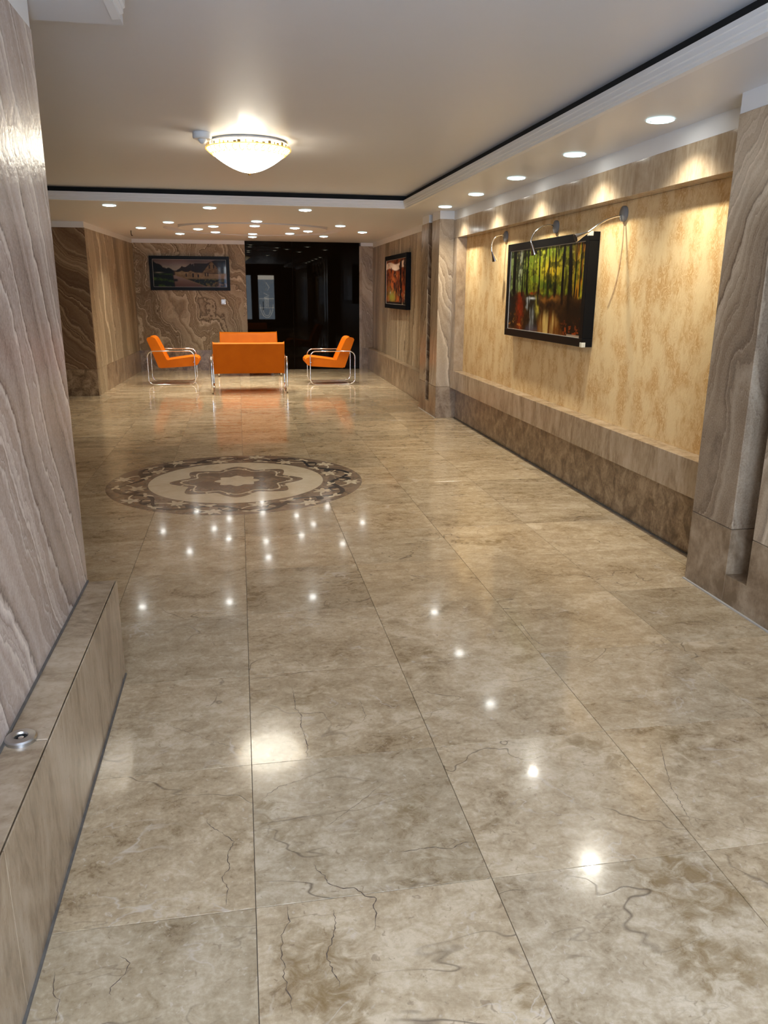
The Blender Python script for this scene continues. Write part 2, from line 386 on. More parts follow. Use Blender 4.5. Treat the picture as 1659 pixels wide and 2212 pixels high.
CRACKS = [
    ([(0.144, 2.792), (0.147, 2.728), (0.147, 2.622), (0.166, 2.568), (0.158, 2.505), (0.165, 2.427), (0.170, 2.367), (0.165, 2.326), (0.170, 2.289)], 1.0),
    ([(0.139, 1.795), (0.146, 1.762), (0.166, 1.729), (0.172, 1.705), (0.199, 1.689), (0.234, 1.683), (0.257, 1.649), (0.287, 1.633), (0.276, 1.614), (0.273, 1.568), (0.262, 1.533)], 1.2),
    ([(0.058, 1.652), (0.060, 1.597), (0.042, 1.564), (0.036, 1.516), (0.041, 1.461), (0.037, 1.437), (0.047, 1.385), (0.051, 1.338)], 1.0),
    ([(0.172, 1.616), (0.170, 1.564), (0.155, 1.509), (0.140, 1.484), (0.144, 1.450), (0.158, 1.409), (0.160, 1.384)], 1.0),
    ([(-0.164, 2.043), (-0.143, 1.993), (-0.112, 1.957), (-0.075, 1.915), (-0.095, 1.861), (-0.085, 1.810), (-0.108, 1.779), (-0.091, 1.734), (-0.097, 1.670)], 0.8),
    ([(0.374, 1.796), (0.427, 1.796), (0.474, 1.798), (0.522, 1.780), (0.562, 1.802), (0.598, 1.800)], 0.9),
    ([(0.382, 2.483), (0.398, 2.529), (0.394, 2.581), (0.394, 2.643)], 0.7),
    ([(1.248, 3.262), (1.239, 3.055), (1.269, 2.964)], 1.0),
    ([(2.160, 3.141), (2.189, 3.054), (2.259, 3.031), (2.302, 2.956)], 1.0),
    ([(1.381, 2.192), (1.326, 2.061), (1.282, 1.941), (1.267, 1.861), (1.244, 1.746)], 0.7),
    ([(-0.335, 1.560), (-0.311, 1.535), (-0.317, 1.504), (-0.348, 1.472), (-0.340, 1.453)], 0.8),
    ([(-0.476, 1.538), (-0.467, 1.481), (-0.450, 1.460), (-0.445, 1.400)], 0.7),
    ([(-0.342, 2.605), (-0.133, 2.433), (-0.032, 2.367)], 0.5),
    ([(0.0, 2.089), (0.059, 2.149), (0.133, 2.173), (0.211, 2.211), (0.243, 2.231)], 0.6),
    ([(0.181, 1.928), (0.274, 2.008), (0.340, 2.065), (0.393, 2.117)], 0.6)]
def crack(pts, k):
    rc = random.Random(len(pts)*7+int(pts[0][0]*1000)); P = [Vector((*p, 0)) for p in pts]; Q = []
    for a, b in zip(P, P[1:]):
        m = max(3, int((b-a).length/0.008)); nr = Vector((-(b-a).y, (b-a).x, 0)).normalized()
        for q in range(m): Q.append(a+(b-a)*(q/m)+nr*rc.gauss(0, 0.0018))
    Q.append(P[-1]); bm = bmesh.new(); L_ = []; R_ = []
    for i, p in enumerate(Q):
        t = Q[min(i+1, len(Q)-1)]-Q[max(i-1, 0)]; nr = Vector((-t.y, t.x, 0)).normalized(); u = i/(len(Q)-1)
        w_ = 0.0013*k*(0.35+0.9*rc.random())*min(1, 6*u+0.15, 6*(1-u)+0.15)
        L_.append(bm.verts.new((p.x+nr.x*w_, p.y+nr.y*w_, 0.00025))); R_.append(bm.verts.new((p.x-nr.x*w_, p.y-nr.y*w_, 0.00025)))
    for i in range(len(Q)-1): bm.faces.new((L_[i], R_[i], R_[i+1], L_[i+1]))
    obj('crack', bm, 'crack', fl)
for p_, k_ in CRACKS: crack(p_, k_)

# ---- ceilings
cb = box('ceiling', -3.5, 2.9, -1.9, 9.6, ZC, ZC+0.1, 'ceil'); struct(cb, 'raised white ceiling panel')
def soffit():
    bm = bmesh.new()
    def q(x0, x1, y0, y1):
        bm.faces.new([bm.verts.new(c) for c in ((x0, y0, ZS), (x1, y0, ZS), (x1, y1, ZS), (x0, y1, ZS))])
    cx, cy, r, ri, d = 0.28, 12.92, 1.35, 1.13, 0.05
    a = 1.6
    q(1.90, 2.9, -1.9, 9.21); q(-3.5, 2.9, 9.21, cy-a); q(-3.5, 2.9, cy+a, 16.0)
    q(-3.5, cx-a, cy-a, cy+a); q(cx+a, 2.9, cy-a, cy+a)
    n = 96; A = []; B = []; Cc = []; D = []; E_ = []
    for k in range(n):
        t = 2*PI*k/n; c, s = math.cos(t), math.sin(t); m = a/max(abs(c), abs(s))
        A.append(bm.verts.new((cx+m*c, cy+m*s, ZS))); B.append(bm.verts.new((cx+r*c, cy+r*s, ZS))); Cc.append(bm.verts.new((cx+r*c, cy+r*s, ZS+d)))
        D.append(bm.verts.new((cx+ri*c, cy+ri*s, ZS+d))); E_.append(bm.verts.new((cx+ri*c, cy+ri*s, ZS)))
    for k in range(n):
        j = (k+1) % n
        bm.faces.new((A[k], A[j], B[j], B[k])); bm.faces.new((B[k], B[j], Cc[j], Cc[k])); bm.faces.new((Cc[k], Cc[j], D[j], D[k])); bm.faces.new((D[k], D[j], E_[j], E_[k]))
    bm.faces.new(E_)
    # the top skin makes the soffit a solid drop
    bx(bm, -3.5, 2.9, 9.215, 16.0, ZS+0.055, ZS+0.07); bx(bm, 1.905, 2.9, -1.9, 9.215, ZS+0.055, ZS+0.07)
    me = bpy.data.meshes.new('ceiling_soffit'); bm.to_mesh(me); bm.free()
    return struct(link('ceiling_soffit', me, 'ceil'), 'dropped white soffit with a circular groove')
sof = soffit()
box('soffit_left', -0.66, -0.36, -1.9, 3.245, ZS, ZC, 'ceil', sof)
# black shadow gap above the cove moulding
box('cove_gap', 1.905, 1.915, -1.9, 9.225, ZS+0.071, ZC, 'black_gap', sof)
box('cove_gap', -3.5, 1.905, 9.215, 9.225, ZS+0.071, ZC, 'black_gap', sof)
def moulding(name, path, inward, label):
    # stepped plaster profile: (distance outward from the opening edge, z)
    prof = [(0.030, 2.479), (0.0, 2.479), (0.0, 2.458), (0.006, 2.455), (0.006, 2.432), (0.013, 2.428), (0.013, 2.414), (0.024, 2.410), (0.024, 2.396), (0.052, 2.393), (0.052, 2.4005), (0.03, 2.4005)]
    bm = bmesh.new(); rows = []
    for (x, y), (nx, ny) in zip(path, inward):
        rows.append([bm.verts.new((x+nx*u, y+ny*u, z)) for u, z in prof])
    for a, b in zip(rows, rows[1:]):
        for k in range(len(prof)):
            j = (k+1) % len(prof); bm.faces.new((a[k], a[j], b[j], b[k]))
    bm.faces.new(rows[0]); bm.faces.new(rows[-1])
    return struct(obj(name, bm, 'white'), label)
moulding('trim_1', [(1.862, -1.9), (1.862, 9.17), (-3.5, 9.13)], [(1, 0), (1, 1), (0, 1)], 'stepped white cove moulding along the right and back soffit edge')
moulding('trim_2', [(-0.335, -1.9), (-0.335, 3.165)], [(-1, 0), (-1, 0)], 'short stepped white moulding end at upper left')

# ---- left near wall with its stone ledge
wl = struct(box('wall_left', -3.5, -0.652, -1.9, 3.012, 0.0, ZC, 'dado'), 'near left wall clad in purplish banded onyx')
for a, b in ((-1.9, -0.4), (-0.398, 1.1), (1.102, 3.02)):
    box('slab', -0.654, -0.624, a, b, 0.405, ZM, 'onyx_near', wl, 0.002)
box('plaster_strip', -0.66, -0.628, -1.9, 3.022, ZM, ZS, 'white', wl)
lg = struct(box('trim_3', -0.640, -0.5165, -1.9, 3.005, 0.0, 0.375, 'sealant'), 'low stone ledge along the foot of the left wall')
for a, b in ((-1.9, 0.55), (0.553, 1.862), (1.866, 3.01)):
    box('ledge_cap', -0.65, -0.5205, a, b, 0.375, 0.405, 'ledge', lg, 0.002)
for a, b in ((-1.9, 1.45), (1.452, 3.01)):
    box('riser_slab', -0.5172, -0.513, a, b, 0.0, 0.4035, 'ledge', lg, 0.0008)
box('sealant_line', -0.5135, -0.507, -1.9, 3.005, 0.0, 0.006, 'sealant', lg)
box('sealant_line', -0.626, -0.618, -1.9, 3.012, 0.405, 0.411, 'sealant', lg)

# ---- far left wall (slightly splayed) and its return
wf = struct(prism('wall_left_rear', [(-3.5, 12.045), (-2.075, 12.045), (-1.90, 16.0), (-3.5, 16.0)], 0.0, ZS+0.01, 'dado'), 'rear left wall clad in vertical grained onyx')
def lx(y): return -2.057+(y-12.02)*(0.177/3.73)
yy = [12.045, 12.66, 13.28, 13.90, 14.52, 15.14, 15.75]
for a, b in zip(yy, yy[1:]):
    prism('slab', [(lx(a)-0.03, a+0.0015), (lx(a), a+0.0015), (lx(b), b), (lx(b)-0.03, b)], 0.387, 2.32, 'onyx_vert', wf)
    prism('dado_slab', [(lx(a)-0.03, a+0.0015), (lx(a)+0.001, a+0.0015), (lx(b)+0.001, b), (lx(b)-0.03, b)], 0.0, 0.385, 'onyx_vert' if a < 12.5 else 'dado', wf)
xx = [-3.5, -3.12, -2.59, -2.058]
for a, b in zip(xx, xx[1:]):
    box('slab', a+0.001, b, 12.02, 12.046, 0.387, 2.32, 'onyx_dark', wf)
    box('dado_slab', a+0.001, b, 12.02, 12.046, 0.0, 0.385, 'dado_dark', wf)
prism('plaster_strip', [(-3.5, 12.024), (-2.061, 12.024), (lx(15.75)-0.004, 15.75), (-3.5, 15.75)], 2.32, ZS, 'white', wf)
box('sealant_line', -2.055, -2.045, 12.03, 12.06, 0, 0.004, 'sealant', wf)
wh = struct(box('wall_left_side', -3.6, -3.4, 2.9, 12.1, 0.0, ZC, 'dado'), 'side wall of the recess behind the near left wall')

# ---- back wall with dark glass
wb = struct(box('wall_back', -2.2, 2.9, 15.84, 16.0, 0.0, ZS+0.01, 'grout'), 'back wall with swirling brown onyx')
sx = [-1.885, -1.22, -0.545, 0.16]
for a, b in zip(sx, sx[1:]):
    box('slab', a+0.001, b-0.001, YB, 15.84, 0.387, 2.02, 'onyx_swirl', wb)
    box('slab', a+0.001, b-0.001, YB, 15.84, 2.022, 2.332, 'onyx_swirl', wb)
    box('dado_slab', a+0.001, b-0.001, YB, 15.84, 0.0, 0.385, 'dado_dark', wb)
box('plaster_strip', -1.89, 0.16, YB+0.004, 15.84, 2.332, ZS, 'white', wb)
box('slab', 2.40, 2.66, YB, 15.84, 0.41, 2.335, 'onyx_column', wb)
box('dado_slab', 2.40, 2.66, YB, 15.84, 0.0, 0.408, 'dado', wb)
box('plaster_strip', 2.375, 2.66, YB+0.004, 15.84, 2.337, ZS, 'white', wb)
box('jamb', 2.345, 2.398, YB-0.005, 15.84, 0.0, 2.337, 'ledge', wb)
dg = struct(empty('door_1', (0.16, YB, 0)), 'dark tinted glass partition and door in the back wall')
def child_world(o, p):
    o.parent = p; o.matrix_parent_inverse = Matrix.Translation(-Vector(p.location)); return o
g1 = child_world(box('glass_pane', 0.163, 1.048, YB+0.01, YB+0.022, 0.0, ZS-0.001, 'dark_glass'), dg)
g2 = child_world(box('door_leaf', 1.053, 2.343, YB+0.01, YB+0.022, 0.004, ZS-0.001, 'dark_glass'), dg)
def handle():
    bm = bmesh.new()
    tube(bm, [(1.108, YB-0.045, 0.765), (1.108, YB-0.045, 1.095)], 0.012, 12)
    for z in (0.81, 1.05): tube(bm, [(1.108, YB-0.045, z), (1.108, YB+0.0105, z)], 0.008, 8)
    h = obj('handle', bm, 'satin', None, 0.7); h.parent = g2; h.matrix_parent_inverse = Matrix.Translation(-Vector(dg.location)); h['label'] = 'slim vertical steel bar handle'
handle()
h = box('hinge', 2.27, 2.36, YB-0.012, YB+0.03, 2.215, 2.265, 'satin', None, 0.004); h.parent = g2; h.matrix_parent_inverse = Matrix.Translation(-Vector(dg.location))
h = box('floor_patch', 2.25, 2.343, YB-0.006, YB+0.03, 0.006, 0.045, 'steel', None, 0.004); h.parent = g2; h.matrix_parent_inverse = Matrix.Translation(-Vector(dg.location))

# ---- right wall: core, rear panels, pilaster, niche, near pillar
wr = struct(box('wall_right', 2.80, 2.95, -1.9, 16.0, 0.0, ZS+0.01, 'dado'), 'right wall with onyx panels and a wallpapered niche')
def rx(y): return 2.45+(y-10.24)*(0.065/5.51)
yy = [10.24, 11.16, 12.08, 13.0, 13.92, 14.84, 15.75]
for a, b in zip(yy, yy[1:]):
    prism('slab', [(rx(a)+0.095, a+0.001), (2.80, a+0.001), (2.80, b), (rx(b)+0.095, b)], 0.40, ZM, 'onyx_vert', wr)
    prism('plinth_block', [(rx(a), a+0.001), (2.80, a+0.001), (2.80, b), (rx(b), b)], 0.0, 0.41, 'dado', wr, 0.003)
prism('plaster_strip', [(rx(10.24)+0.098, 10.24), (2.80, 10.24), (2.80, 15.75), (rx(15.75)+0.098, 15.75)], ZM, ZS, 'white', wr)
def pilaster(ya, yb, yc, yd, xf, zf, gm):
    """front panels ya..yb and yc..yd with a groove between them"""
    for a, b in ((ya, yb), (yc, yd)):
        m = 'onyx_column' if a == min(ya, yc) or True else 'onyx_vert'
        box('pilaster_slab', xf, 2.80, a, b, 0.382, ZM, m, wr, 0.003)
        box('dado_slab', xf, 2.80, a, b, 0.0, 0.380, 'dado', wr, 0.002)
        box('plaster_strip', xf+0.004, 2.80, a, b, ZM, ZS, 'white', wr)
    lo, hi = min(yb, yc), max(yb, yc)
    box('groove_back', xf+0.22, 2.80, lo, hi, 0.0, ZM, gm, wr)
    box('groove_lining', xf+0.006, xf+0.22, hi-0.012, hi+0.001, 0.0, ZM, gm, wr)
    box('groove_sill', xf+0.001, 2.80, lo, hi-0.012, 0.0, zf, 'dado', wr)
    box('plaster_strip', xf+0.12, 2.80, lo, hi, ZM, ZS, 'white', wr)
pilaster(9.33, 9.695, 9.887, 10.238, 2.33, 0.16, 'onyx_dark')
pilaster(3.316, 3.666, -1.9, 3.15, 2.345, 0.147, 'groove')
box('sealant_line', 2.333, 2.3455, -1.9, 3.67, 0, 0.005, 'sealant_light', wr)
box('sealant_line', 2.321, 2.3305, 9.325, 10.24, 0, 0.005, 'sealant_light', wr)
NY0, NY1 = 3.668, 9.163
box('niche_backing', 2.64, 2.80, NY0, 9.329, 0.0, ZS, 'dado', wr)
box('jamb', 2.50, 2.64, NY1, 9.328, 0.5905, 2.10, 'ledge', wr, 0.002)
yy = [NY0, 5.02, 6.40, 7.78, 9.328]
for a, b in zip(yy, yy[1:]):
    box('header_slab', 2.50, 2.64, a, b-0.0015, 2.101, 2.30, 'header', wr, 0.002)
    box('ledge_slab', 2.50, 2.64, a, b-0.0015, 0.375, 0.59, 'ledge', wr, 0.002)
    box('plinth_slab', 2.575, 2.64, a, b-0.0015, 0.0, 0.374, 'dado_dark', wr)
box('plaster_strip', 2.503, 2.64, NY0, 9.328, 2.30, ZS, 'white', wr)
yy = [NY0, 4.73, 5.79, 6.85, 7.91, NY1]
for a, b in zip(yy, yy[1:]):
    box('wallpaper_sheet', 2.615, 2.64, a, b-0.0004, 0.5905, 2.10, 'wallpaper', wr)
box('sealant_line', 2.566, 2.5755, NY0, 9.328, 0, 0.008, 'sealant', wr)

# ---- entrance behind the viewer: dark doors with etched panes letting daylight in
we = struct(box('wall_entrance', -3.5, 2.95, -2.05, -1.9, 0.0, ZC, 'wood_dark'), 'dark entrance wall behind the viewer')
d2 = struct(empty('door_2', (0.7, -1.9, 0)), 'dark entrance door with etched daylight panes')
child_world(box('door_frame', -0.6, 1.62, -1.9, -1.86, 0.0, 2.46, 'wood_dark'), d2)
child_world(box('fill_glow_panel', -0.50, 0.25, -1.86, -1.85, 2.13, 2.42, 'etch_fill'), d2)  # unseen glowing panel added to brighten the ceiling
for a, b in ((-0.50, 0.53), (0.82, 1.46)):  # left pane widened out of sight to add daylight
    child_world(box('pane', a, b, -1.86, -1.85, 0.37, 2.09, 'pane'), d2)

def etched(x0, x1):
    cx = (x0+x1)/2; y = -1.848
    def strip(pts, r=0.006):
        bm = bmesh.new(); tube(bm, [(x, y, z) for x, z in pts], r, 6); child_world(obj('etched_line', bm, 'etch_fill'), d2)
    child_world(box('clear_strip', x0, x1, -1.85, -1.8485, 1.93, 2.09, 'etch_fill'), d2)
    a = min(0.26, (x1-x0)/2-0.05)
    strip([(cx+a*math.cos(t), 0.95+0.52*math.sin(t)) for t in [PI+PI*k/16 for k in range(17)]])
    strip([(cx+a*0.55*math.cos(t), 0.75+0.25*math.sin(t)) for t in [PI+PI*k/12 for k in range(13)]])
    strip([(cx, 1.82), (cx+0.12, 1.62), (cx, 1.42), (cx-0.12, 1.62), (cx, 1.82)])
    strip([(cx-0.1, 1.4), (cx+0.1, 1.3), (cx-0.1, 1.22), (cx+0.1, 1.15)])
    for dx in (-0.06, 0, 0.06): strip([(cx+dx, 0.85), (cx+dx, 1.25)])
    for z in (0.82, 1.18): strip([(x0+0.02, z), (x1-0.02, z)])
etched(0.82, 1.46)

# ================================================================== DOWNLIGHTS
def dl_meshes():
    bm = bmesh.new(); lathe(bm, [(0.070, -0.001), (0.073, -0.007), (0.062, -0.011), (0.043, -0.008), (0.043, 0.0)], 24)
    a = obj('glass_ring', bm, 'glass_ring', None, 3.1); ring = a.data; bpy.data.objects.remove(a)
    bm = bmesh.new(); lathe(bm, [(0.042, 0.0), (0.042, -0.005), (0.030, -0.013), (0.0, -0.016)], 20)
    a = obj('bulb', bm, 'led', None, 3.1); bulb = a.data; bpy.data.objects.remove(a)
    bm = bmesh.new(); bx(bm, 0.046, 0.056, -0.005, 0.005, -0.016, -0.006)
    a = obj('clip', bm, 'steel'); clip = a.data; bpy.data.objects.remove(a)
    return ring, bulb, clip, clip
DL = dl_meshes()
def spot_data(deg):
    sp = bpy.data.lights.new('downlight_spot', 'SPOT'); sp.energy = SPOT_W; sp.color = (1.0, 0.945, 0.80)
    sp.spot_size = math.radians(deg); sp.spot_blend = 1.0; sp.shadow_soft_size = 0.03
    return sp
SPOT_FLOOD, SPOT_NARROW = spot_data(124), spot_data(107)
def downlight(x, y, z, label, group):
    spot = SPOT_FLOOD if 'niche' in group else SPOT_NARROW
    t = empty('downlight', (x, y, z)); tag(t, label, 'downlight', group)
    for q, (nm, me) in enumerate(zip(('glass_ring', 'bulb', 'clip', 'clip'), DL)):
        o = bpy.data.objects.new(nm, me); COL.objects.link(o); o.parent = t
        if q == 3: o.rotation_euler = (0, 0, PI)
    l = bpy.data.objects.new('downlight_spot', spot); COL.objects.link(l); l.parent = t; l.location = (0, 0, -0.024)
    return t
order = ['nearest', 'second nearest', 'middle', 'fourth from the viewer', 'farthest']
for k, y in enumerate((4.28, 5.41, 6.575, 7.71, 8.88)):
    downlight(2.275, y, ZS, f'recessed downlight above the wallpapered niche, {order[k]} of the row of five', 'downlights above the niche')
for k, (x, n_) in enumerate(((-1.363, 'leftmost'), (-0.275, 'middle'), (0.806, 'rightmost'))):
    downlight(x, 9.65, ZS, f'recessed downlight close behind the back cove moulding, {n_} of three', 'downlights behind the cove moulding')
ring_in = ['right', 'right rear', 'rear', 'left rear', 'left', 'left front', 'front', 'right front']
for k in range(8):
    t = 2*PI*k/8
    downlight(0.28+0.84*math.cos(t), 12.98+0.84*math.sin(t), ZS, f'recessed downlight inside the circular ceiling groove, at its {ring_in[k]}', 'downlights inside the ceiling circle')
for k in range(8):
    t = 2*PI*k/8
    downlight(0.29+1.69*math.cos(t), 12.96+1.62*math.sin(t), ZS, f'recessed downlight outside the circular ceiling groove, at its {ring_in[k]}', 'downlights around the ceiling circle')

# ================================================================== CEILING LAMP
def ceiling_lamp():
    L = empty('ceiling_lamp', (0.118, 6.2, ZC)); tag(L, 'round glowing opal glass bowl lamp with gold relief band on the ceiling', 'ceiling lamp')
    zr = -0.055; R = 0.30; dep = 0.155
    bowl_z = lambda r: zr-dep*(1-(r/R)**1.75)
    rs = [R*k/16 for k in range(17)]
    bm = bmesh.new(); lathe(bm, [(r, bowl_z(r)) for r in rs], 64); obj('bowl', bm, 'bowl', L, 3.1)
    bm = bmesh.new(); lathe(bm, [(r*0.98, bowl_z(r)+0.006) for r in rs], 48); obj('glow_stop', bm, 'white_plastic', L, 3.1)  # opaque inner skin added to stop the bowl's glow leaking upward
    bm = bmesh.new(); lathe(bm, [(R-0.004, zr-0.003), (R+0.005, zr-0.004), (R+0.006, zr+0.003), (R-0.004, zr+0.004), (R-0.004, zr-0.003)], 64); obj('rim', bm, 'gold', L, 3.1)
    # raised scrolls around the upper band of the bowl
    bm = bmesh.new(); n = 34
    for k in range(n):
        t0 = 2*PI*(k+0.5)/n; pts = []
        for q in range(9):
            a = 0.4+q/8*4.6; u = 0.016*math.cos(a); v_ = 0.017*math.sin(a)
            r = R*(1-(0.024+v_)/dep)**(1/1.75)+0.003; th = t0+u/R
            pts.append((r*math.cos(th), r*math.sin(th), zr-(0.024+v_)))
        tube(bm, pts, 0.0036, 5)
    s = obj('scroll_band', bm, 'gold', L, 3.1); s['label'] = 'gold scroll relief band'; s['kind'] = 'stuff'
    bm = bmesh.new(); lathe(bm, [(0.0, zr-dep-0.018), (0.008, zr-dep-0.014), (0.012, zr-dep-0.004), (0.008, zr-dep+0.004), (0.0, zr-dep+0.006)], 16); obj('finial', bm, 'gold_metal', L, 3.1)
    bm = bmesh.new(); lathe(bm, [(0.0, -0.026), (0.275, -0.026), (0.283, -0.018), (0.26, -0.001), (0.0, -0.001)], 32); obj('mounting_pan', bm, 'white_plastic', L, 0.6)  # mounting pan, widened to block light close around the rim
    bm = bmesh.new(); rr = random.Random(5)  # teeth added above the rim to cut the escaping light into streaks
    for k in range(46):
        t = 2*PI*k/46+rr.uniform(-0.03, 0.03); w_ = rr.uniform(0.004, 0.012); h_ = rr.uniform(0.008, 0.026)
        c, s_ = math.cos(t), math.sin(t)
        vs2 = []
        for dz in (0, h_):
            for du, dr in ((-w_, 0), (w_, 0), (w_, 0.004), (-w_, 0.004)):
                r = R-0.004+dr; vs2.append(bm.verts.new((r*c-du*s_, r*s_+du*c, zr+0.003+dz)))
        for f in ((3, 2, 1, 0), (4, 5, 6, 7), (0, 1, 5, 4), (1, 2, 6, 5), (2, 3, 7, 6), (3, 0, 4, 7)): bm.faces.new([vs2[i] for i in f])
    s = obj('streak_teeth', bm, 'gold_metal', L); s['kind'] = 'stuff'
    ld = bpy.data.lights.new('bulb_light', 'POINT'); ld.energy = BULB_W; ld.color = (1.0, 0.88, 0.70); ld.shadow_soft_size = 0.014
    for k in range(3):
        t = 2*PI*k/3+0.5; l = bpy.data.objects.new('bulb_light', ld); COL.objects.link(l); l.parent = L; l.location = (0.06*math.cos(t), 0.06*math.sin(t), -0.076)
    return L
ceiling_lamp()
def sensor():
    t = empty('motion_sensor', (-0.195, 5.93, ZC)); tag(t, 'small round white sensor on the ceiling beside the bowl lamp', 'motion sensor')
    bm = bmesh.new(); lathe(bm, [(0.0, -0.0005), (0.062, -0.0005), (0.064, -0.006), (0.064, -0.034), (0.058, -0.042), (0.0, -0.044)], 36); obj('housing', bm, 'white_plastic', t, 0.6)
    bm = bmesh.new(); lathe(bm, [(0.030, -0.043), (0.028, -0.052), (0.012, -0.07), (0.0, -0.073)], 20); obj('lens', bm, 'white_plastic', t, 3.1)
sensor()
def hook():
    bm = bmesh.new(); tube(bm, spline([(0, 0, 0), (0, 0, -0.05), (0.008, 0, -0.075), (0.02, 0, -0.07)], 5), 0.006, 8)
    o = obj('ceiling_hook', bm, 'rubber', None, 3.1); o.location = (-1.625, 13.6, ZS); tag(o, 'tiny black hook hanging from the soffit above the left armchair', 'hook')
hook()

# ================================================================== FLOOR MEDALLION
def medallion():
    T = empty('floor_medallion', (-0.07, 6.33, 0.0)); tag(T, 'large round marble floor inlay with flower vine ring and eight-pointed star', 'floor medallion')
    H = 0.0004
    def disc(name, rf, lev, mat, n=192, inner=None):
        bm = bmesh.new(); z = H*lev
        o_ = [bm.verts.new((rf(2*PI*k/n)*math.cos(2*PI*k/n), rf(2*PI*k/n)*math.sin(2*PI*k/n), z)) for k in range(n)]
        lo = [bm.verts.new((v.co.x, v.co.y, z-H*0.9)) for v in o_]
        if inner is None:
            c = bm.verts.new((0, 0, z))
            for k in range(n): bm.faces.new((c, o_[k], o_[(k+1) % n]))
        else:
            i_ = [bm.verts.new((inner(2*PI*k/n)*math.cos(2*PI*k/n), inner(2*PI*k/n)*math.sin(2*PI*k/n), z)) for k in range(n)]
            for k in range(n): j = (k+1) % n; bm.faces.new((i_[k], o_[k], o_[j], i_[j]))
        for k in range(n): j = (k+1) % n; bm.faces.new((lo[k], lo[j], o_[j], o_[k]))
        return obj(name, bm, mat, T)
    def star(r, a, ph=0.0):
        def f(t):
            c = math.cos(8*(t-ph)); return r+a*(0.75*c+0.25*math.copysign(abs(c)**2.5, c))
        return f
    disc('border_ring', lambda t: 1.02, 1.5, 'med_brown', inner=lambda t: 0.70)
    disc('cream_ring', lambda t: 0.705, 1.2, 'med_cream')
    disc('star_border', star(0.475, 0.062), 2.2, 'med_brown')
    disc('star_line', star(0.408, 0.048), 3.2, 'med_cream', inner=star(0.390, 0.047))
    disc('star_field', star(0.392, 0.047), 3.0, 'med_brown')
    disc('star_centre', star(0.162, 0.020), 4.2, 'med_cream')
    def ribbon(bm, pts, wd, z):
        L_, R_ = [], []
        for i, (x, y) in enumerate(pts):
            a = pts[max(i-1, 0)]; b = pts[min(i+1, len(pts)-1)]
            dx, dy = b[0]-a[0], b[1]-a[1]; l = math.hypot(dx, dy) or 1; w_ = wd(i/(len(pts)-1))
            L_.append(bm.verts.new((x-dy/l*w_, y+dx/l*w_, z))); R_.append(bm.verts.new((x+dy/l*w_, y-dx/l*w_, z)))
        for i in range(len(pts)-1): bm.faces.new((L_[i], R_[i], R_[i+1], L_[i+1]))
    def pol(r, t): return (r*math.cos(t), r*math.sin(t))
    per = 2*PI/8
    # one period of every ornament, then eight turned copies sharing its mesh
    def rep(name, bm, mat, lev):
        me = bpy.data.meshes.new(name); bmesh.ops.recalc_face_normals(bm, faces=bm.faces)
        for f in bm.faces:
            if f.normal.z < 0: f.normal_flip()
        bm.to_mesh(me); bm.free(); me.materials.append(M[mat])
        for k in range(8):
            o = bpy.data.objects.new(name, me); COL.objects.link(o); o.parent = T; o.rotation_euler = (0, 0, per*k); o.location = (0, 0, H*lev)
    bm = bmesh.new(); ribbon(bm, [pol(0.86+0.085*math.sin(2*PI*q/32), per*q/32) for q in range(33)], lambda u: 0.012+0.008*math.sin(PI*u), 0); rep('vine', bm, 'med_dark', 3.6)
    for s_, t0 in ((1, 0.30), (-1, 0.80)):
        bm = bmesh.new()
        pts = [pol(0.86+s_*(0.02-0.075*math.sin(PI*0.9*q/10)), per*(t0+0.20*q/10)) for q in range(11)]
        ribbon(bm, pts, lambda u: 0.007+0.042*max(0, u-0.45)*math.sin(PI*min(1, u))**0.5*2, 0)
        rep('dark_leaf', bm, 'med_dark', 3.4)
    for s_, t0 in ((1, 0.5), (-1, 0.0)):
        bm = bmesh.new()
        pts = [pol(0.86-s_*0.055+s_*0.115*math.sin(PI*q/14), per*(t0-0.02+0.46*q/14)) for q in range(15)]
        ribbon(bm, pts, lambda u: 0.0075, 0)
        rep('cream_stem', bm, 'med_cream', 2.8)
    def petal(bm, cx, cy, a, l, wd):
        n = 8; pts = [(cx+math.cos(a)*l*q/n, cy+math.sin(a)*l*q/n) for q in range(n+1)]
        ribbon(bm, pts, lambda u: 0.002+wd*math.sin(PI*min(1, u*0.92+0.08))**0.8, 0)
    for s_, t0 in ((1, 0.26), (-1, 0.76)):
        bm = bmesh.new(); cx, cy = pol(0.86-s_*0.072, per*t0); ba = per*t0+(PI if s_ > 0 else 0)
        for da, l in ((0, 0.078), (1.0, 0.088), (-1.0, 0.088), (1.95, 0.072), (-1.95, 0.072), (PI, 0.065)): petal(bm, cx, cy, ba+da, l, 0.016)
        rep('flower', bm, 'med_cream', 4.0)
    for s_, t0 in ((1, 0.62), (-1, 0.12)):
        bm = bmesh.new()
        cx, cy = pol(0.86+s_*-0.085, per*t0); ba = per*t0+PI/2
        for da, l in ((0.4, 0.075), (-0.35, 0.06), (PI-0.3, 0.05)): petal(bm, cx, cy, ba+da, l*1.15, 0.014)
        rep('cream_leaf', bm, 'med_cream', 3.8)
    for t0 in (0.25, 0.75):
        bm = bmesh.new()
        cx, cy = pol(0.425, per*t0)
        for da in (0.7, -0.7): petal(bm, cx, cy, per*t0+PI/2+da, 0.045, 0.006)
        rep('star_curl', bm, 'med_cream', 3.3)
medallion()

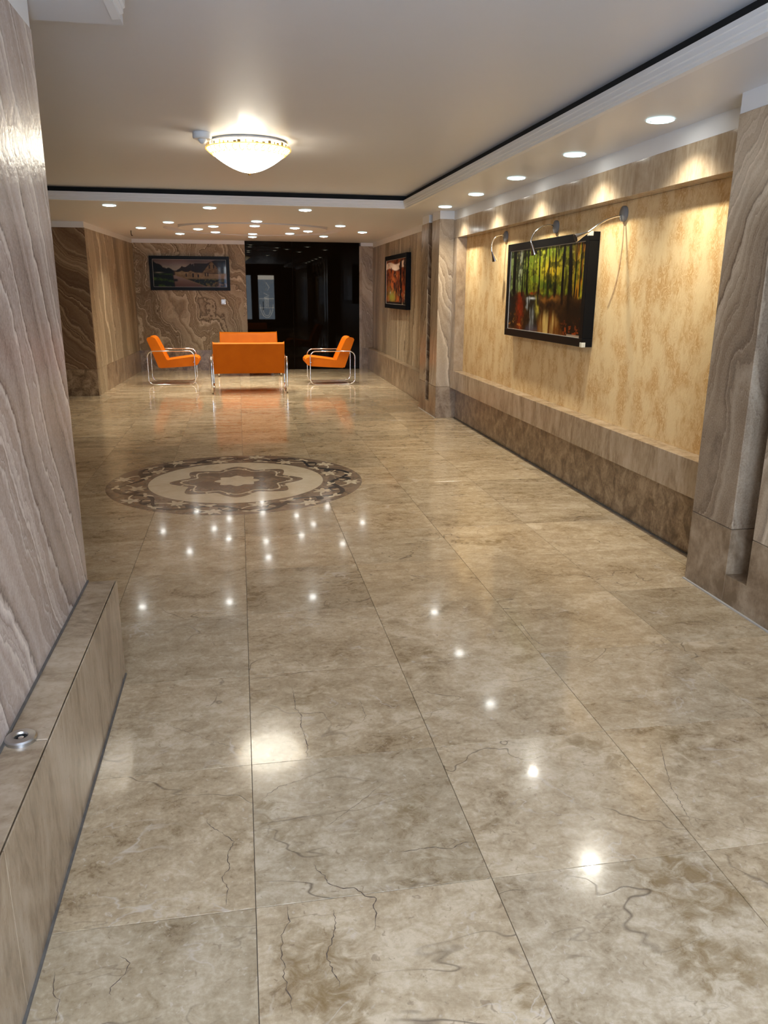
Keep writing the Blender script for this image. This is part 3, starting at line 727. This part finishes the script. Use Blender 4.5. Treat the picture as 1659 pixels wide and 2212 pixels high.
# ================================================================== SEATING
def loop_pts(x0, x1, z0, z1, r, n=8):
    P = []
    for cx, cz, a0 in ((x1-r, z1-r, 0), (x0+r, z1-r, PI/2), (x0+r, z0+r, PI), (x1-r, z0+r, 1.5*PI)):
        for k in range(n+1):
            a = a0+PI/2*k/n; P.append((cx+r*math.cos(a), cz+r*math.sin(a)))
    return P
def pad(bm, prof, hw, bulge=0.006):
    """cushion: closed side profile (x, z) swept over the width, softly rounded at both sides"""
    cx = sum(p[0] for p in prof)/len(prof); cz = sum(p[1] for p in prof)/len(prof); rows = []
    for y, s in ((-hw, 0.80), (-hw+0.004, 0.90), (-hw+0.014, 0.975), (-hw+0.03, 1.0), (-hw*0.4, 1.01), (hw*0.4, 1.01), (hw-0.03, 1.0), (hw-0.014, 0.975), (hw-0.004, 0.90), (hw, 0.80)):
        k = (1-s)*0.06
        row = []
        for i, (x, z) in enumerate(prof):
            a = Vector(prof[i-1]); b = Vector(prof[(i+1) % len(prof)]); t = (b-a).normalized(); nrm = Vector((t.y, -t.x))
            d = -(1-s)*0.075 if s < 1 else (s-1)*0.5
            row.append(bm.verts.new((x+nrm.x*d, y, z+nrm.y*d)))
        rows.append(row)
    n = len(prof)
    for a, b in zip(rows, rows[1:]):
        for i in range(n): bm.faces.new((a[i], a[(i+1) % n], b[(i+1) % n], b[i]))
    bm.faces.new(rows[0]); bm.faces.new(rows[-1])
def make_seat(name, hw, label, cat):
    T = empty(name); T['label'] = label; T['category'] = cat
    seat = [(-0.175, 0.287), (0.05, 0.300), (0.30, 0.316), (0.36, 0.321), (0.405, 0.338), (0.430, 0.370), (0.432, 0.402), (0.410, 0.430), (0.37, 0.440), (0.30, 0.436), (0.05, 0.403), (-0.085, 0.382), (-0.13, 0.378)]
    back = [(-0.192, 0.288), (-0.130, 0.292), (-0.078, 0.385), (-0.16, 0.565), (-0.225, 0.705), (-0.245, 0.738), (-0.272, 0.755), (-0.305, 0.757), (-0.345, 0.745), (-0.352, 0.735), (-0.30, 0.595)]
    def dens(P):
        out = []
        for i, p in enumerate(P): out.append(p)
        return out[::-1]
    bm = bmesh.new(); pad(bm, dens(seat), hw-0.03); obj('seat', bm, 'orange', T, 0.6)
    bm = bmesh.new(); pad(bm, dens(back), hw-0.029); obj('backrest', bm, 'orange', T, 0.6)
    for s in (-1, 1):
        bm = bmesh.new(); tube(bm, [(x, s*hw, z) for x, z in loop_pts(-0.37, 0.37, 0.0105, 0.548, 0.095)], 0.0095, 10, True, rl=0.0155, lat=(0, 1, 0))
        fr = obj('side_frame', bm, 'chrome', T, 3.1)
        for x, z, x2, z2 in ((0.3605, 0.37, 0.32, 0.37), (-0.21, 0.546, -0.21, 0.546)):
            bm = bmesh.new(); tube(bm, [(x, s*(hw+0.002), z), (x2, s*(hw-0.06), z2)], 0.010, 8); obj('bracket', bm, 'chrome', T, 0.7)
    for x, z in ((0.25, 0.335), (-0.12, 0.315)):
        bm = bmesh.new(); tube(bm, [(x, -hw+0.05, z), (x, hw-0.05, z)], 0.011, 8); obj('cross_bar', bm, 'chrome', T, 0.7)
    return T
def copy_tree(o, parent=None):
    c = o.copy(); COL.objects.link(c); c.parent = parent
    for ch in list(o.children): copy_tree(ch, c)
    return c
ac = make_seat('armchair', 0.29, 'orange armchair with chrome loop frame at left, facing right', 'armchair')
ac['group'] = 'orange armchairs'
ac.location = (-1.11, 13.55, 0)
a2 = copy_tree(ac); a2.location = (1.49, 13.30, 0); a2.rotation_euler = (0, 0, PI); a2['label'] = 'orange armchair with chrome loop frame at right, in front of the dark glass'
sf = make_seat('sofa', 0.555, 'orange two-seat sofa seen from behind, nearest to the viewer', 'sofa'); sf['group'] = 'orange sofas'
sf.location = (0.125, 12.33, 0); sf.rotation_euler = (0, 0, PI/2)
s2 = copy_tree(sf); s2.location = (0.16, 14.83, 0); s2.rotation_euler = (0, 0, -PI/2); s2['label'] = 'orange two-seat sofa facing the viewer, mostly hidden behind the nearer sofa'

# ================================================================== PICTURES
def vnoise(shape, cells, seed, octv=3):
    rg = np.random.RandomState(seed); h, w_ = shape; out = np.zeros(shape); amp = 1; tot = 0
    cy, cx = cells
    for _ in range(octv):
        g = rg.rand(int(cy)+2, int(cx)+2); Y = np.linspace(0, cy, h, endpoint=False); X = np.linspace(0, cx, w_, endpoint=False)
        yi, xi = Y.astype(int), X.astype(int); fy, fx = (Y-yi)[:, None], (X-xi)[None]; fy = fy*fy*(3-2*fy); fx = fx*fx*(3-2*fx)
        a = g[yi][:, xi]*(1-fx)+g[yi][:, xi+1]*fx; b = g[yi+1][:, xi]*(1-fx)+g[yi+1][:, xi+1]*fx
        out += amp*(a*(1-fy)+b*fy); tot += amp; amp *= 0.55; cy *= 2; cx *= 2
    return out/tot
def lerp(a, b, t): return a+(b-a)*t
def C3(c, shape): return np.ones((*shape, 3))*np.array(c)
def lay(img, col, m): return img*(1-m[..., None])+(np.array(col) if not isinstance(col, np.ndarray) or col.ndim == 1 else col)*m[..., None]
def sm(x, a, b): t = np.clip((x-a)/(b-a), 0, 1); return t*t*(3-2*t)
def forest(w_=300, h=170):
    sh = (h, w_); U, V = np.meshgrid(np.linspace(0, 1, w_), np.linspace(0, 1, h))
    st = vnoise(sh, (3, 60), 1); n1 = vnoise(sh, (14, 22), 2, 4); n2 = vnoise(sh, (30, 45), 3, 3)
    img = C3((0.25, 0.33, 0.04), sh)
    img = lay(img, (0.55, 0.50, 0.05), sm(U, 0.2, 0.45)*sm(n1, 0.35, 0.65))
    img = lay(img, (0.75, 0.55, 0.05), np.exp(-((U-0.62)/0.14)**2-((V-0.72)/0.13)**2))
    img = lay(img, (0.52, 0.24, 0.02), sm(U, 0.80, 0.93)*sm(st, 0.3, 0.6))
    img = lay(img, (0.42, 0.50, 0.25), sm(-U, -0.27, -0.1)*0.7)
    img = lay(img, (0.60, 0.62, 0.50), np.exp(-((U-0.16)/0.035)**2)*sm(V, 0.5, 0.8)*0.9)
    img = lay(img, (0.06, 0.12, 0.015), sm(n1, 0.50, 0.66)*sm(V, 0.5, 1.0)*0.8)
    img = lay(img, (0.03, 0.02, 0.008), sm(st, 0.56, 0.64)*0.75)
    img = lay(img, (0.70, 0.62, 0.2), sm(n2, 0.68, 0.76)*sm(V, 0.6, 0.8)*0.6)
    img = lay(img, (0.03, 0.075, 0.012), np.exp(-((U-0.60)/0.13)**2-((V-0.56)/0.10)**2)*sm(n2, 0.28, 0.5))
    for u, wd, ln, b in ((0.075, 0.026, 0.0, 0.44), (0.20, 0.007, 0.02, 0.42), (0.235, 0.006, -0.01, 0.43), (0.285, 0.011, -0.03, 0.44), (0.36, 0.006, 0.02, 0.5), (0.44, 0.010, 0.03, 0.36), (0.52, 0.005, 0.0, 0.5), (0.655, 0.008, 0.04, 0.43), (0.755, 0.016, 0.0, 0.40), (0.825, 0.024, 0.05, 0.30), (0.90, 0.008, 0, 0.42), (0.955, 0.008, 0, 0.42), (0.57, 0.004, 0, 0.5), (0.61, 0.004, 0, 0.5), (0.40, 0.004, 0.0, 0.5)):
        c = u+ln*(1-V); img = lay(img, (0.010, 0.008, 0.006), (np.abs(U-c) < wd*(0.75+0.4*(1-V))).astype(float)*sm(V, b, b+0.02))
    n4 = vnoise(sh, (5, 9), 31, 3); Uw = U+0.05*(n1-0.5)+0.015*(n2-0.5)+0.06*(n4-0.5); Vw = V+0.09*(n1[:, ::-1]-0.5)+0.10*(n4-0.5)+0.05*(U-0.5)
    g = sm(-Vw, -0.49, -0.42)
    gr = C3((0.085, 0.042, 0.014), sh)*(0.25+1.5*n2[..., None]*n1[..., None]*1.6)
    gr = lay(gr, (0.42, 0.20, 0.045), np.exp(-((Uw-0.60)/0.14)**2-((Vw-0.40)/0.035)**2)*0.9)
    gr = lay(gr, (0.035, 0.026, 0.020), sm(-Uw, -0.14, -0.09)*0.9)
    gr = lay(gr, (0.40, 0.055, 0.008), np.exp(-((Uw-0.175-0.04*(0.4-V))/0.045)**2)*(0.35+0.8*n2))
    gr = lay(gr, (0.62, 0.30, 0.06), sm(n2, 0.60, 0.70)*sm(-Vw, -0.24, -0.05)*sm(-Uw, -0.28, -0.2)*0.8)
    sw = 0.375+0.03*np.sin(V*11)
    wat = sm(-np.abs(Uw-sw), -0.105, -0.06)*sm(-Vw, -0.43, -0.40)
    wst = vnoise(sh, (2, 34), 8)
    wc = lerp(C3((0.035, 0.035, 0.022), sh), C3((0.46, 0.48, 0.47), sh), sm(wst, 0.50, 0.66)[..., None]*sm(-Uw, -0.42, -0.34)[..., None])
    wc = lay(wc, (0.58, 0.50, 0.10), np.exp(-((Uw-0.44)/0.03)**2)*sm(V, 0.12, 0.3))
    wc = lay(wc, (0.16, 0.15, 0.22), sm(-V, -0.12, -0.02)*0.5)
    gr = gr*(1-wat[..., None])+wc*wat[..., None]
    gr = lay(gr, (0.70, 0.72, 0.70), np.exp(-((Uw-0.36)/0.045)**2-((V-0.405)/0.014)**2))
    top = 0.27*np.sqrt(np.clip(1-((Uw-0.58-0.18*np.clip(0.2-V, 0, 1))/0.17)**2, 0, 1))
    gm = sm(top-Vw, -0.06, 0.13)
    gst = vnoise(sh, (1.5, 44), 9)
    gc = lerp(C3((0.24, 0.085, 0.008), sh), C3((0.80, 0.60, 0.24), sh), sm(gst, 0.42, 0.72)[..., None]*np.exp(-((Uw-0.58)/0.10)**2)[..., None])
    gr = gr*(1-gm[..., None])+gc*gm[..., None]
    bank = sm(Uw-0.66-0.30*V, 0.0, 0.12)*sm(-Vw, -0.40, -0.33)*(1-gm*0.6)
    gr = lay(gr, (0.022, 0.014, 0.008), bank*0.85*(0.4+1.0*n1))
    gr = lay(gr, (0.45, 0.11, 0.02), bank*sm(n2, 0.56, 0.7)*sm(-Vw, -0.27, -0.05)*0.9)
    img = img*(1-g[..., None])+gr*g[..., None]
    img = lay(img, (0.42, 0.035, 0.012), np.exp(-((Uw-0.37)/0.05)**2-((Vw-0.465)/0.022)**2)*sm(n2, 0.3, 0.5))
    img = lay(img, (0.015, 0.022, 0.006), sm(n1, 0.47, 0.62)*sm(V, 0.44, 0.5)*0.55)
    for u, b in ((0.075, 0.40), (0.20, 0.40), (0.285, 0.41), (0.44, 0.30), (0.83, 0.22), (0.755, 0.32), (0.66, 0.40)):
        img = lay(img, (0.012, 0.008, 0.006), np.exp(-((U-u-0.05*(0.5-V))/0.014)**2)*sm(V, b, b+0.04)*sm(-V, -0.62, -0.50))
    img = lay(img, (0.55, 0.45, 0.35), ((V < 0.025) & (U > 0.84)).astype(float)*0.8)
    return np.clip(img, 0, 1)**1.32*0.86
def village(w_=200, h=84):
    sh = (h, w_); U, V = np.meshgrid(np.linspace(0, 1, w_), np.linspace(0, 1, h))
    n1 = vnoise(sh, (10, 22), 11, 4); n2 = vnoise(sh, (22, 50), 12, 3)
    img = lerp(C3((0.46, 0.42, 0.37), sh), C3((0.20, 0.13, 0.12), sh), sm(V, 0.55, 1.05)[..., None])*(0.75+0.5*vnoise(sh, (4, 5), 13))[..., None]
    img = lay(img, (0.010, 0.012, 0.008), sm(0.95-1.55*U+0.10*(n1-0.5)-V*1.0, -0.02, 0.02)*sm(-U, -0.32, -0.28))
    img = lay(img, (0.012, 0.014, 0.009), (sm(0.64+0.06*np.sin(U*37)+0.05*(n1-0.5)-V, -0.01, 0.02))*sm(-U, -0.48, -0.4))
    # row of stone cottages
    roof = np.maximum(np.maximum(0.62+0.25*np.clip((U-0.27)/0.2, 0, 1), 0.74*(U > 0.46)), np.where(U > 0.58, 0.70+1.1*(U-0.58), 0))
    roof = np.where(U > 0.27, roof-0.10*np.abs(np.sin((U-0.27)*26))*(U < 0.56), 0)
    m = sm(roof-V, -0.005, 0.02)
    img = lay(img, (0.045, 0.028, 0.018), m)
    wt = np.where(U > 0.56, 0.52-0.02*np.sin(U*9), 0.60-0.05*np.abs(np.sin((U-0.27)*26)))
    wall = sm(wt-V, -0.01, 0.02)*sm(U, 0.28, 0.31)
    img = lay(img, lerp(C3((0.20, 0.13, 0.065), sh), C3((0.50, 0.38, 0.23), sh), n1[..., None]), wall*0.95)
    gab = sm(0.95-np.abs(U-0.80)*3.2-V, -0.01, 0.02)*sm(V, 0.5, 0.54)
    img = lay(img, lerp(C3((0.12, 0.07, 0.03), sh), C3((0.36, 0.25, 0.13), sh), n2[..., None]), gab)
    for a, b, c, d in ((0.70, 0.715, 0.40, 0.52), (0.735, 0.75, 0.40, 0.52), (0.53, 0.55, 0.36, 0.5), (0.44, 0.455, 0.38, 0.5), (0.76, 0.775, 0.68, 0.82), (0.82, 0.835, 0.68, 0.82), (0.60, 0.62, 0.36, 0.46)):
        img = lay(img, (0.02, 0.016, 0.013), ((U > a) & (U < b) & (V > c) & (V < d)).astype(float))
    ch = ((np.abs(U-0.545) < 0.012) & (V < 0.84) & (V > 0.6)).astype(float); img = lay(img, (0.03, 0.02, 0.015), ch)
    img = lay(img, (0.012, 0.010, 0.008), sm(U, 0.86, 0.93)*sm(V, 0.45, 0.6)*sm(n2, 0.3, 0.55))
    img = lay(img, (0.38, 0.27, 0.17), sm(U, 0.80, 0.9)*sm(-V, -0.5, -0.4)*sm(n2, 0.42, 0.6)*0.8)
    # road, verge, bushes
    rl = 0.27+0.05*np.clip(0.42-V, 0, 1); rr_ = 0.29+1.0*np.clip(0.44-V, 0, 1)
    road = sm(U-rl, -0.01, 0.015)*sm(rr_-U, -0.01, 0.02)*sm(-V, -0.44, -0.42)
    img = lay(img, lerp(C3((0.20, 0.12, 0.095), sh), C3((0.36, 0.27, 0.23), sh), sm(V, 0.05, 0.4)[..., None]), road)
    gsm = sm(rl-U, 0.0, 0.015)*sm(-V, -0.5, -0.46)
    img = lay(img, lerp(C3((0.010, 0.018, 0.006), sh), C3((0.09, 0.15, 0.02), sh), sm(n1+0.25*np.sin(V*26+U*8), 0.4, 0.9)[..., None]), gsm)
    img = lay(img, (0.55, 0.52, 0.40), np.exp(-((U-0.08)/0.05)**2-((V-0.52)/0.02)**2)*0.7)
    img = lay(img, (0.012, 0.010, 0.010), np.exp(-((U-0.30)/0.03)**4-((V-0.25)/0.045)**4))
    bsh = sm(U-rr_, 0.0, 0.03)*sm(-V, -0.34, -0.26)
    img = lay(img, lerp(C3((0.012, 0.016, 0.006), sh), C3((0.17, 0.16, 0.04), sh), sm(n2, 0.45, 0.75)[..., None]), bsh*sm(n1, 0.25, 0.4))
    img = lay(img, (0.30, 0.16, 0.08), sm(U, 0.78, 0.9)*sm(-V, -0.25, -0.15)*sm(n2, 0.5, 0.62)*0.7)
    return np.clip(img, 0, 1)**1.3*0.75
def autumn(w_=130, h=90):
    sh = (h, w_); U, V = np.meshgrid(np.linspace(0, 1, w_), np.linspace(0, 1, h))
    n1 = vnoise(sh, (9, 14), 21, 4); n2 = vnoise(sh, (24, 34), 22, 3)
    img = lerp(C3((0.04, 0.012, 0.008), sh), C3((0.40, 0.085, 0.020), sh), sm(n1, 0.3, 0.7)[..., None])
    img = lay(img, (0.62, 0.22, 0.05), sm(n2, 0.62, 0.74)*sm(V, 0.4, 0.6)*0.8)
    img = lay(img, (0.95, 0.74, 0.58), sm(-np.abs(V-0.85-0.03*np.sin(U*9)), -0.085, -0.05)*sm(n1, 0.28, 0.36)*sm(-U, -0.97, -0.93))
    img = lay(img, (0.30, 0.28, 0.04), np.exp(-((U-0.30)/0.2)**2-((V-0.16)/0.12)**2))
    img = lay(img, (0.10, 0.14, 0.04), np.exp(-((U-0.15)/0.12)**2-((V-0.36)/0.12)**2)*sm(n2, 0.35, 0.55))
    img = lay(img, (0.50, 0.55, 0.40), np.exp(-((U-0.24)/0.06)**2-((V-0.27)/0.04)**2)*sm(n2, 0.5, 0.6))
    for u, wd, b, t in ((0.76, 0.035, 0.05, 0.97), (0.55, 0.018, 0.05, 0.5), (0.92, 0.02, 0.4, 0.97)):
        c = u-0.10*np.clip(0.4-V, 0, 1); img = lay(img, (0.012, 0.008, 0.006), (np.abs(U-c) < wd).astype(float)*sm(V, b, b+0.02)*sm(-V, -t, -t+0.02))
    img = lay(img, (0.012, 0.008, 0.006), (np.abs(U-0.66+0.35*(V-0.3)) < 0.02).astype(float)*sm(V, 0.28, 0.3)*sm(-V, -0.62, -0.6))
    img = lay(img, (0.012, 0.009, 0.007), sm(-V, -0.07, -0.04)); img = lay(img, (0.45, 0.36, 0.20), sm(n2, 0.66, 0.72)*sm(U, 0.6, 0.7)*sm(-V, -0.4, -0.3))
    img = lay(img, (0.30, 0.09, 0.07), np.exp(-((U-0.10)/0.1)**2-((V-0.08)/0.05)**2)*sm(n2, 0.4, 0.55))
    return img*0.9
def picture(name, loc, rz, wd, ht, dep, bar, img, label, extra=None):
    """local frame: x to the right as seen by the viewer, y into the wall, z up, origin at the bottom middle of the back"""
    T = empty(name, loc, rz); tag(T, label, 'picture')
    a = wd/2
    for x0, x1, z0, z1 in ((-a, a, 0, bar), (-a, a, ht-bar, ht), (-a, -a+bar, bar, ht-bar), (a-bar, a, bar, ht-bar)):
        box('frame_bar', x0, x1, -dep, -0.001, z0, z1, 'frame', T, 0.002)
    box('backing', -a+0.004, a-0.004, -0.012, -0.0005, 0.004, ht-0.004, 'rubber', T)
    h, w_ = img.shape[:2]; X = np.linspace(-a+bar, a-bar, w_); Z = np.linspace(bar, ht-bar, h)
    gx, gz = np.meshgrid(X, Z); co = np.stack([gx, np.full_like(gx, -dep+0.012), gz], -1).reshape(-1, 3)
    idx = np.arange(h*w_).reshape(h, w_); fc = np.stack([idx[:-1, :-1], idx[:-1, 1:], idx[1:, 1:], idx[1:, :-1]], -1).reshape(-1, 4)
    me = bpy.data.meshes.new('print'); me.from_pydata(co.tolist(), [], fc.tolist())
    at = me.color_attributes.new('print', 'FLOAT_COLOR', 'POINT')
    at.data.foreach_set('color', np.concatenate([np.clip(img, 0, 1).reshape(-1, 3), np.ones((h*w_, 1))], 1).astype(np.float32).ravel())
    link('print', me, 'print', T)
    bm = bmesh.new(); e = 0.004
    for x0, x1, z0, z1 in ((-a+bar, a-bar, bar, bar+e), (-a+bar, a-bar, ht-bar-e, ht-bar), (a-bar-e, a-bar, bar+e, ht-bar-e), (-a+bar, -a+bar+e, bar+e, ht-bar-e)): bx(bm, x0, x1, -dep+0.006, -dep+0.0125, z0, z1)
    obj('inner_edge', bm, 'edge', T)
    if extra: extra(T, a, ht, dep)
    return T
def tags(T, a, ht, dep):
    for z0, z1 in ((-0.002, 0.034), (ht-0.03, ht+0.003)):
        o = box('corner_tag', a-0.036, a+0.002, -dep-0.002, -dep+0.03, z0, z1, 'tag', T, 0.002); o['label'] = 'pale corner tag'
# viewer-right on the right wall runs toward -y, so rotate the frame by -90 degrees
picture('framed_picture', (2.6145, 6.54, 1.105), -PI/2, 1.80, 0.825, 0.085, 0.062, forest(), 'large black framed forest stream print on the gold wallpaper', tags)
picture('framed_picture', (2.577, 12.86, 1.23), -PI/2, 1.78, 0.835, 0.085, 0.07, autumn(), 'black framed red autumn trees print on the far right wall')
picture('framed_picture', (-0.868, YB, 1.493), 0.0, 1.46, 0.615, 0.06, 0.06, village(), 'wide black framed village street print on the back wall')

# ================================================================== PICTURE SCONCES
def sconce(y, z, arm, label, cord=None):
    T = empty('picture_light', (2.615, y, z)); tag(T, label, 'wall lamp', 'gooseneck lamps above the forest print')
    bm = bmesh.new(); lathe(bm, [(0.0, 0.0), (0.050, 0.0), (0.052, 0.006), (0.050, 0.022), (0.040, 0.028), (0.0, 0.029)], 28)
    for v in bm.verts: v.co = Vector((-v.co.z, v.co.x*0.86, v.co.y))
    obj('wall_plate', bm, 'grey_plastic', T, 0.6)
    P = spline(arm, 7); bm = bmesh.new(); tube(bm, P, 0.006, 8); obj('gooseneck', bm, 'chrome', T, 3.1)
    d = (P[-1]-P[-2]).normalized(); e = P[-1]
    H = [(-0.014, 0.007), (0.0, 0.010), (0.03, 0.016), (0.065, 0.026), (0.080, 0.028)]
    bm = bmesh.new(); tube(bm, [e+d*s for s, r in H], 0.01, 18, radii=[r for s, r in H]); hd = obj('lamp_head', bm, 'chrome', T, 0.9)
    bm = bmesh.new(); tube(bm, [e+d*0.0795, e+d*0.0815], 0.024, 16); g = obj('lens', bm, 'rubber', hd)
    if cord:
        bm = bmesh.new(); tube(bm, spline(cord, 8), 0.0025, 6); obj('cord', bm, 'cord', T, 3.1)
sconce(7.75, 2.025, [(-0.028, 0, 0.006), (-0.06, 0, 0.014), (-0.11, 0, -0.005), (-0.145, 0, -0.055), (-0.150, 0, -0.125), (-0.140, 0, -0.155)], 'chrome gooseneck wall lamp left of the forest print, farthest of the three')
sconce(6.474, 2.022, [(-0.028, 0, 0.006), (-0.06, 0, 0.016), (-0.13, 0, 0.0), (-0.195, 0, -0.05), (-0.222, 0, -0.11), (-0.212, 0, -0.145)], 'chrome gooseneck wall lamp over the middle of the forest print')
sconce(5.28, 2.019, [(-0.028, 0, -0.014), (-0.07, 0, -0.020), (-0.13, 0, -0.040), (-0.19, 0, -0.075), (-0.25, 0, -0.118), (-0.275, 0, -0.13)], 'chrome gooseneck wall lamp right of the forest print, with a hanging cord',
       [(-0.005, 0, -0.045), (-0.004, 0.0, -0.2), (-0.004, 0.02, -0.36), (-0.004, 0.07, -0.50), (-0.004, 0.15, -0.62)])

# ================================================================== SMALL THINGS
sw = empty('light_switch', (-0.276, YB, 1.287)); tag(sw, 'small square silver light switch on the back wall below the village print', 'light switch')
box('plate', -0.043, 0.043, -0.010, 0.0, -0.046, 0.046, 'switch', sw, 0.003); box('rocker', -0.026, 0.026, -0.015, -0.009, -0.03, 0.03, 'switch', sw, 0.003)
def socket():
    T = empty('floor_bushing', (-0.5845, 1.872, 0.405)); tag(T, 'round metal bushing set on the stone ledge of the left wall', 'metal bushing')
    bm = bmesh.new(); lathe(bm, [(0.0385, 0.0), (0.0385, 0.008), (0.035, 0.012), (0.018, 0.0135), (0.0155, 0.009), (0.0155, 0.0)], 40); obj('flange', bm, 'steel', T, 0.5)
    bm = bmesh.new(); lathe(bm, [(0.0154, 0.001), (0.0145, 0.009), (0.011, 0.008), (0.010, 0.003), (0.0, 0.003)], 24); obj('socket', bm, 'rubber', T, 0.6)
    bm = bmesh.new(); lathe(bm, [(0.008, 0.003), (0.007, 0.0075), (0.0, 0.0085)], 16); obj('bolt', bm, 'chrome', T, 0.8)
socket()
